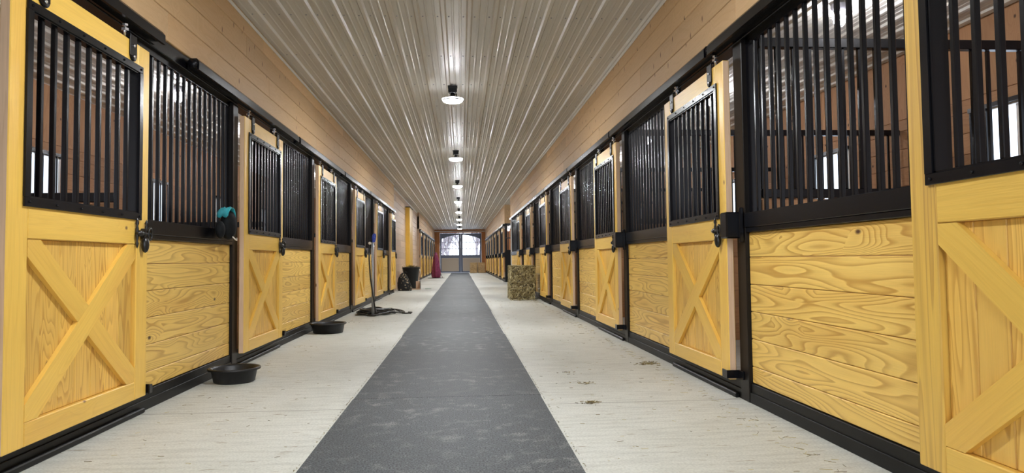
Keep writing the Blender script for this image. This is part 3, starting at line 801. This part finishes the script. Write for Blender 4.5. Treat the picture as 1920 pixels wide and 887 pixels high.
# pole and hose coil
px, py = -1.405, 11.42
t = thing('upright_pole', 'slim grey metal pole standing upright in the black hose coil', 'pole', (px, py, 0))
b = MB(); b.tube([(0, 0, .03), (0, 0, 1.17)], .022, 14); b.build('shaft', M['pole'], t)
b = MB(); b.lathe([(.001, 0), (.05, 0), (.05, .012), (.03, .03), (.001, .03)], seg=16); b.build('foot', M['hose'], t)
b = MB(); b.tube([(.015, 0, 1.171), (.018, 0, 1.22), (.022, .01, 1.27), (.03, .01, 1.31)], [.022, .03, .034, .022], 10); b.build('grip', M['blue'], t)['label'] = 'blue wrapped grip'
b = MB(); b.ball((-.045, -.015, 1.155), .024); b.tube([(0, 0, 1.14), (-.045, -.015, 1.15)], .008, 6); b.build('knob', M['rope'], t)['label'] = 'white knob'
t = thing('hose_coil', 'tangled black hose coiled on the floor around the grey pole', 'hose', (-1.33, 11.9, 0))
rr = random.Random(4); pts = []; pts2 = []
cc = Vector((0, 0)); tgt = Vector((0, 0)); rx = ry = .25; ph = 0
for k in range(620):
    if k % 32 == 0:
        tgt = Vector((rr.uniform(-.30, .22), rr.uniform(-.25, .25))); trx = rr.uniform(.12, .24); try_ = rr.uniform(.15, .42); tph = rr.uniform(-.6, .6)
    cc = cc.lerp(tgt, .06); rx += (trx - rx) * .06; ry += (try_ - ry) * .06; ph += (tph - ph) * .05
    a = k * .20; q = Vector((rx * math.cos(a), ry * math.sin(a))); q.rotate(Matrix.Rotation(ph, 2)); q += cc
    q.x = max(-.50, min(.47, q.x))
    pts.append(Vector((q.x, q.y, .014 + .075 * abs(math.sin(k * .083) * math.sin(a * .37)))))
# keep clear of the pole
for p in pts:
    d = Vector((p.x - (px + 1.33), p.y - (py - 11.9)))
    if d.length < .09: d = d.normalized() * .09 if d.length > 1e-4 else Vector((.09, 0)); p.x = px + 1.33 + d.x; p.y = py - 11.9 + d.y
b = MB(); b.tube(pts, .0125, 7); b.build('coil', M['hose'], t)
b = MB(); x0, y0 = px + 1.33, py - 11.9
b.tube([(x0 - .048, y0 - .05, 1.125), (x0 - .05, y0 - .052, .9), (x0 - .03, y0 - .062, .6), (x0 + .0, y0 - .066, .4), (x0 + .03, y0 - .066, .2), (x0 + .05, y0 - .06, .05)], .012, 7); b.build('hose_end', M['hose'], t)
b = MB(); b.tube([(.35, -.1, .014), (.42, -.15, .014), (.47, -.12, .014), (.50, -.16, .014)], .012, 6); b.tube([(.44, .1, .014), (.5, .05, .014), (.46, -.04, .014)], .012, 6); b.build('loose_end', M['hose'], t)

# cap / bag hung on the rail of the first left barred front
t = thing('hanging_cap', 'rounded black cap with turquoise flap hung on the first left grille', 'cap', (XL + .075, 5.58, 1.05))
b = MB()
b.lathe([(.001, -.115), (.05, -.105), (.085, -.07), (.102, -.01), (.095, .05), (.065, .095), (.001, .115)], (.0, .06, .115), 20, Matrix.Diagonal((.58, .95, 1)).to_4x4()); b.build('body', M['clothblack'], t)
b = MB(); vs = []; fs = []
for i in range(9):
    for jx in range(7):
        a = -1.25 + i * .31; r = .085 + .0 * jx; w = -.052 + jx * .017
        vs.append((w, .045 - .125 * math.sin(a) * (.9) - .01 * jx, .13 + .125 * math.cos(a) * .92 + .008 * math.sin(jx * 2 + i)))
n0 = len(vs)
for i in range(8):
    for jx in range(6):
        a = i * 7 + jx; fs.append((a, a + 1, a + 8, a + 7))
b.add(vs, fs, smooth=True); o = b.build('flap', M['teal'], t); o['label'] = 'turquoise flap'
sm = o.modifiers.new('thick', 'SOLIDIFY'); sm.thickness = .006; sm.offset = 1
b = MB(); b.tube([(.045, .0 + .02, .02), (.056, .05, .0), (.056, .085, -.006), (.045, .115, .012)], .005, 6); b.build('piping', M['rope'], t)['label'] = 'pale piping'
b = MB(); b.ball((-.01, -.10, .07), .06, seg=14, sc=(.6, .8, 1.1)); b.build('strap_pad', M['clothblack'], t)

# muck bucket, camo net, open box, twine
t = thing('muck_bucket', 'tall black muck bucket with rope handle by the pale boarded wall', 'bucket', (-1.585, 22.55, 0))
b = MB(); b.lathe([(.001, .0005), (.185, .0005), (.195, .01), (.262, .63), (.28, .635), (.285, .66), (.268, .665), (.25, .63), (.18, .02), (.001, .015)], seg=36); b.build('tub', M['rubber'], t)
for s in (-1, 1):
    b = MB(); b.tube([(s * .27 + .0, -.07, .6), (s * .285, -.06, .54), (s * .30, -.02, .45), (s * .30, .02, .45), (s * .285, .06, .54), (s * .27, .07, .6)], .011, 8); b.build('rope_handle', M['rope'], t)
b = MB(); rr = random.Random(5)
for k in range(220):
    a = rr.uniform(0, 2 * PI); r = .22 * math.sqrt(rr.random()); p = Vector((r * math.cos(a), r * math.sin(a), .60 + .07 * (1 - r / .24) + rr.uniform(0, .05))); d = Vector((rr.uniform(-1, 1), rr.uniform(-1, 1), rr.uniform(-.2, .5))).normalized()
    b.tube([p, p + d * .1], .004, 3, caps=False, smooth=False, tint=rr.uniform(0, .5))
b.lathe([(.24, .6), (.15, .635), (.001, .66)], seg=20, tint=.1)
o = b.build('waste_hay', M['hay'], t); o['kind'] = 'stuff'
# net bag
t = thing('hay_net', 'slumped dark camouflage hay net leaning before the muck bucket', 'hay net', (-1.655, 20.95, 0))
b = MB(); vs = []; fs = []; rr = random.Random(2); nu, nv = 28, 14
for i in range(nv):
    z = i / (nv - 1)
    for k in range(nu):
        a = 2 * PI * k / nu; r = .20 * (1 - z ** 1.7) ** .62 + .012 + .012 * math.sin(5 * a + z * 7) + rr.uniform(-.008, .008)
        if z < .12: r *= .9 + z
        vs.append((r * math.cos(a) - .05 * z, r * math.sin(a) * 1.1, .002 + .52 * z))
for i in range(nv - 1):
    for k in range(nu): k2 = (k + 1) % nu; fs.append((i * nu + k, i * nu + k2, (i + 1) * nu + k2, (i + 1) * nu + k))
fs.append(tuple(range(nu))[::-1]); fs.append(tuple((nv - 1) * nu + k for k in range(nu)))
b.add(vs, fs, smooth=True); b.build('net_bag', M['camo'], t)
b = MB(); b.tube([(-.05, -.02, .52), (.02, -.05, .56), (.07, -.06, .53)], .007, 6); b.build('drawstring', M['hose'], t)
# open wooden box
t = thing('wooden_box', 'small open box of brown and grey boards beside the muck bucket', 'box', (-1.33, 21.75, 0))
b = MB(); b.box((-.17, -.14, .0005), (.09, .14, .02), 0, .002); b.build('base', M['raw'], t)
b = MB(); b.box((.07, -.14, .021), (.09, .14, .27), 2, .002); b.build('end_board', M['greyboard'], t)['label'] = 'grey end board'
b = MB(); b.box((-.06, .122, .021), (.069, .14, .25), 0, .002); b.build('side_board', M['raw'], t)
b = MB(); b.tube([(-1.12, 22.0, .008), (-1.06, 22.02, .006), (-.99, 21.98, .006), (-.93, 22.0, .007)], .006, 6); tag(b.build('twine_scrap', M['green']), 'short scrap of green twine on the floor beside the small box', 'twine')

# maroon draped cover
t = thing('draped_cover', 'maroon cloth draped over a stand by the far left stalls', 'cover', (-1.24, 34.9, 0))
b = MB(); vs = []; fs = []; nu, nv = 48, 18
for i in range(nv):
    z = i / (nv - 1)
    for k in range(nu):
        a = 2 * PI * k / nu; w = .20 * (1 - z) ** .55 + .028; w *= 1 + .13 * math.sin(7 * a + 2 * z) * (1 - .6 * z)
        if z < .1: w *= .82 + 1.8 * z
        vs.append((w * math.cos(a) * 1.0 - .06 * z * 0, w * math.sin(a) * .8, .045 + 1.225 * z))
for i in range(nv - 1):
    for k in range(nu): k2 = (k + 1) % nu; fs.append((i * nu + k, i * nu + k2, (i + 1) * nu + k2, (i + 1) * nu + k))
fs.append(tuple((nv - 1) * nu + k for k in range(nu)))
b.add(vs, fs, smooth=True); b.build('cloth', M['maroon'], t)
b = MB(); b.lathe([(.001, .001), (.40, .001), (.42, .012), (.40, .022), (.16, .04), (.001, .042)], seg=24, mat=Matrix.Diagonal((1, .6, 1)).to_4x4()); b.tube([(.17, 0, .04), (.2, -.02, .22), (.26, -.02, .2), (.31, 0, .03)], .01, 6); b.build('base', M['hose'], t)

# hay bales
def bale(lx, ly, lz, seed, mat, nst=2600):
    rr = random.Random(seed); b = MB()
    # lumpy core
    n = 9; pts = {}
    def P(x, y, z):
        k = (round(x, 4), round(y, 4), round(z, 4))
        if k not in pts: pts[k] = Vector((x * lx / 2, y * ly / 2, z * lz / 2)) * (1 - .045 * (abs(x) > .99) * (abs(y) > .99) - .03) + Vector((rr.uniform(-.012, .012), rr.uniform(-.012, .012), rr.uniform(-.006, .006)))
        return pts[k]
    for ax in range(3):
        o = [i for i in range(3) if i != ax]
        for sg in (-1, 1):
            for i in range(n):
                for k in range(n):
                    q = []
                    for a, c in ((i, k), (i + 1, k), (i + 1, k + 1), (i, k + 1)):
                        p = [0, 0, 0]; p[ax] = sg; p[o[0]] = -1 + 2 * a / n; p[o[1]] = -1 + 2 * c / n; q.append(P(*p))
                    nrm = (q[1] - q[0]).cross(q[2] - q[0])
                    b.add(q if nrm[ax] * sg > 0 else q[::-1], [(0, 1, 2, 3)], tint=rr.uniform(0, .22))
    for k in range(nst):
        ax = rr.choice((0, 0, 1, 1, 2)); sg = rr.choice((-1, 1)); p = [rr.uniform(-1, 1) for _ in range(3)]; p[ax] = sg * 1.0
        c = Vector((p[0] * lx / 2, p[1] * ly / 2, p[2] * lz / 2)) * .972
        d = Vector([rr.gauss(0, 1) for _ in range(3)]); d[ax] *= .35; d.normalize()
        ln = rr.uniform(.05, .15); w = rr.uniform(.0018, .0040)
        e = c + d * ln; s = d.cross(Vector((rr.gauss(0, 1), rr.gauss(0, 1), rr.gauss(0, 1)))).normalized() * w
        mid = (c + e) / 2 + Vector([rr.uniform(-.008, .008) for _ in range(3)])
        for q in (c, mid, e):
            q.z = max(-lz / 2 + .003, min(lz / 2 - .003, q.z)); q.x = max(-lx / 2 - .012, min(lx / 2 + .012, q.x)); q.y = max(-ly / 2 - .012, min(ly / 2 + .012, q.y))
        u = d.cross(s).normalized() * w
        b.add([c + s, c - s, c + u, mid + s, mid - s, mid + u, e + s * .6, e - s * .6, e + u * .6], [(0, 1, 4, 3), (1, 2, 5, 4), (2, 0, 3, 5), (3, 4, 7, 6), (4, 5, 8, 7), (5, 3, 6, 8)], tint=min(1, max(0, rr.gauss(.55, .27))))
    return b
def put_bale(b, loc, dims, mat, label, group, rz=0):
    t = thing('hay_bale', label, 'hay bale', loc, group); t.rotation_euler.z = rz
    o = b.build('straw', M[mat], t); o.location = (0, 0, dims[2] / 2)
    for s in (-.22, .22):
        q = MB(); w, h = dims[0] / 2 + .004, dims[2]
        yy = s * dims[1]
        q.tube([(-w, yy, .006), (-w, yy, h - .006), (w, yy, h - .006), (w, yy, .006), (-w, yy, .006)], .0025, 5, caps=False); q.build('twine', M['rope'], t)
    return t
dm = (.52, .92, .37)
bb = bale(*dm, 11, 'hay'); put_bale(bb, (1.315, 15.76, .001), dm, 'hay', 'lower hay bale of the stack by the right stall doors', 'hay bales')
bb = bale(*dm, 12, 'hay'); put_bale(bb, (1.325, 15.75, .373), dm, 'hay', 'upper hay bale of the stack by the right stall doors', 'hay bales')
dm = (.48, .88, .35)
for i, (xx, zz, lab) in enumerate(((.825, 0, 'lower left of the golden hay bales before the end doors'), (1.36, 0, 'lower right of the golden hay bales before the end doors'), (.825, .354, 'upper left of the golden hay bales before the end doors'), (1.36, .354, 'upper right of the golden hay bales before the end doors'))):
    bb = bale(*dm, 30 + i, 'haygold', 1000); put_bale(bb, (xx, 48.5, zz + .001), dm, 'haygold', lab, 'hay bales before the end doors')
# loose wisps of hay
rr = random.Random(9); b = MB()
def wisp(x, y, ln, w=.0016, z=.002, tint=None):
    a = rr.uniform(0, PI); d = Vector((math.cos(a), math.sin(a), 0)) * ln / 2; c = Vector((x, y, z + w)); bend = Vector((rr.uniform(-.2, .2) * ln, rr.uniform(-.2, .2) * ln, 0))
    b.tube([c - d, c + bend * .5, c + d], w, 3, caps=False, smooth=False, tint=rr.uniform(.1, .75) if tint is None else tint)
def ok(x, y):
    return XL + .12 < x < XR - .1 and not (-.73 < x < .54) and not (x < -.8 and 10.9 < y < 12.8) and not (x < -1.3 and (5 < y < 5.75 or 8.5 < y < 9.3)) and not (x > .95 and 15.2 < y < 17)
def W(x, y, *a, **k):
    if ok(x, y): wisp(x, y, *a, **k)
for k in range(300):
    W(XR - .12 - abs(rr.gauss(0, .08)), 2.2 + 14 * rr.random() ** 1.6, rr.uniform(.02, .06), .0011)
for k in range(60): W(XL + .14 + abs(rr.gauss(0, .12)), 3 + 12 * rr.random(), rr.uniform(.02, .05), .0011)
for k in range(260): W(rr.uniform(.55, 1.6), 2.3 + 18 * rr.random(), rr.uniform(.006, .035), .0011)
for k in range(160): W(rr.uniform(-1.7, -.74), 2.5 + 14 * rr.random(), rr.uniform(.006, .03), .0011)
for (cx_, cy_, s_, n) in ((.77, 4.28, .022, 60), (.86, 4.95, .03, 26), (.80, 5.4, .03, 16), (1.52, 5.78, .045, 110), (1.25, 15.05, .08, 120), (1.5, 15.1, .06, 60)):
    for k in range(n): W(cx_ + rr.gauss(0, s_ * 1.3), cy_ + rr.gauss(0, s_ * 1.2), rr.uniform(.008, .03), .0018, z=rr.uniform(.001, .008), tint=rr.uniform(.05, .5))
for k in range(600):
    sx = rr.choice((-.7, .511)); y = 2.4 + 12 * rr.random(); ln_ = rr.uniform(.006, .02)
    b.tube([(sx + rr.uniform(-.005, .005), y, .003), (sx + rr.uniform(-.005, .005), y + ln_, .003)], .0013, 3, caps=False, smooth=False, tint=rr.uniform(0, .5))
tag(b.build('straw_litter', M['hay']), 'loose wisps of straw scattered over the concrete floor', 'straw', kind='stuff')
# hay sprays sticking out behind the bale stack
b = MB()
for k in range(26):
    a = rr.uniform(-.9, .9); p0 = Vector((1.52 + rr.uniform(-.05, .05), 16.6 + rr.uniform(-.1, .1), .02)); hh = rr.uniform(.2, .62)
    b.tube([p0, p0 + Vector((-.08 * a, .05 * a, hh * .6)), p0 + Vector((-.12 - .25 * abs(a), .1 * a, hh))], .003, 3, caps=False, smooth=False, tint=rr.uniform(.5, 1))
tag(b.build('hay_spray', M['hay']), 'spray of loose hay stalks standing behind the stacked bales', 'hay', kind='stuff')

# ------------------------------------------------------------------ sky
w = bpy.data.worlds.new('sky'); scene.world = w; w.use_nodes = True
bg = w.node_tree.nodes['Background']; bg.inputs[0].default_value = (.80, .88, 1.0, 1); bg.inputs[1].default_value = 3.0

# ------------------------------------------------------------------ camera
F, CXP, CYP = 1330.0, 960.0, 428.0
d = Vector(((865 - CXP) / F, (488 - CYP) / F, 1)).normalized()      # aisle direction in camera axes (x right, y down, z ahead)
u = Vector((-.008, -1, 0)); u = (u - d * u.dot(d)).normalized()
r = d.cross(u)
if r.x < 0: r = -r
toW = Matrix((r, d, u))                                              # rows: world x, y, z
rt, up_, bk = toW @ Vector((1, 0, 0)), toW @ Vector((0, -1, 0)), toW @ Vector((0, 0, -1))
cam = bpy.data.cameras.new('camera'); co = bpy.data.objects.new('camera', cam); COL.objects.link(co)
m4 = Matrix((rt, up_, bk)).transposed().to_4x4(); m4.translation = (0, 0, .87); co.matrix_world = m4
cam.sensor_width = 36; cam.lens = F / 1920 * 36; cam.shift_y = -(443.5 - CYP) / 1920; cam.clip_start = .05; cam.clip_end = 400
scene.camera = co
scene.view_settings.view_transform = 'Standard'; scene.view_settings.look = 'None'; scene.view_settings.gamma = 1; scene.view_settings.use_curve_mapping = False
scene.view_settings.exposure = 0.17
scene.cycles.max_bounces = 10; scene.cycles.diffuse_bounces = 6; scene.cycles.glossy_bounces = 4; scene.cycles.transparent_max_bounces = 16
scene.cycles.sample_clamp_indirect = 8
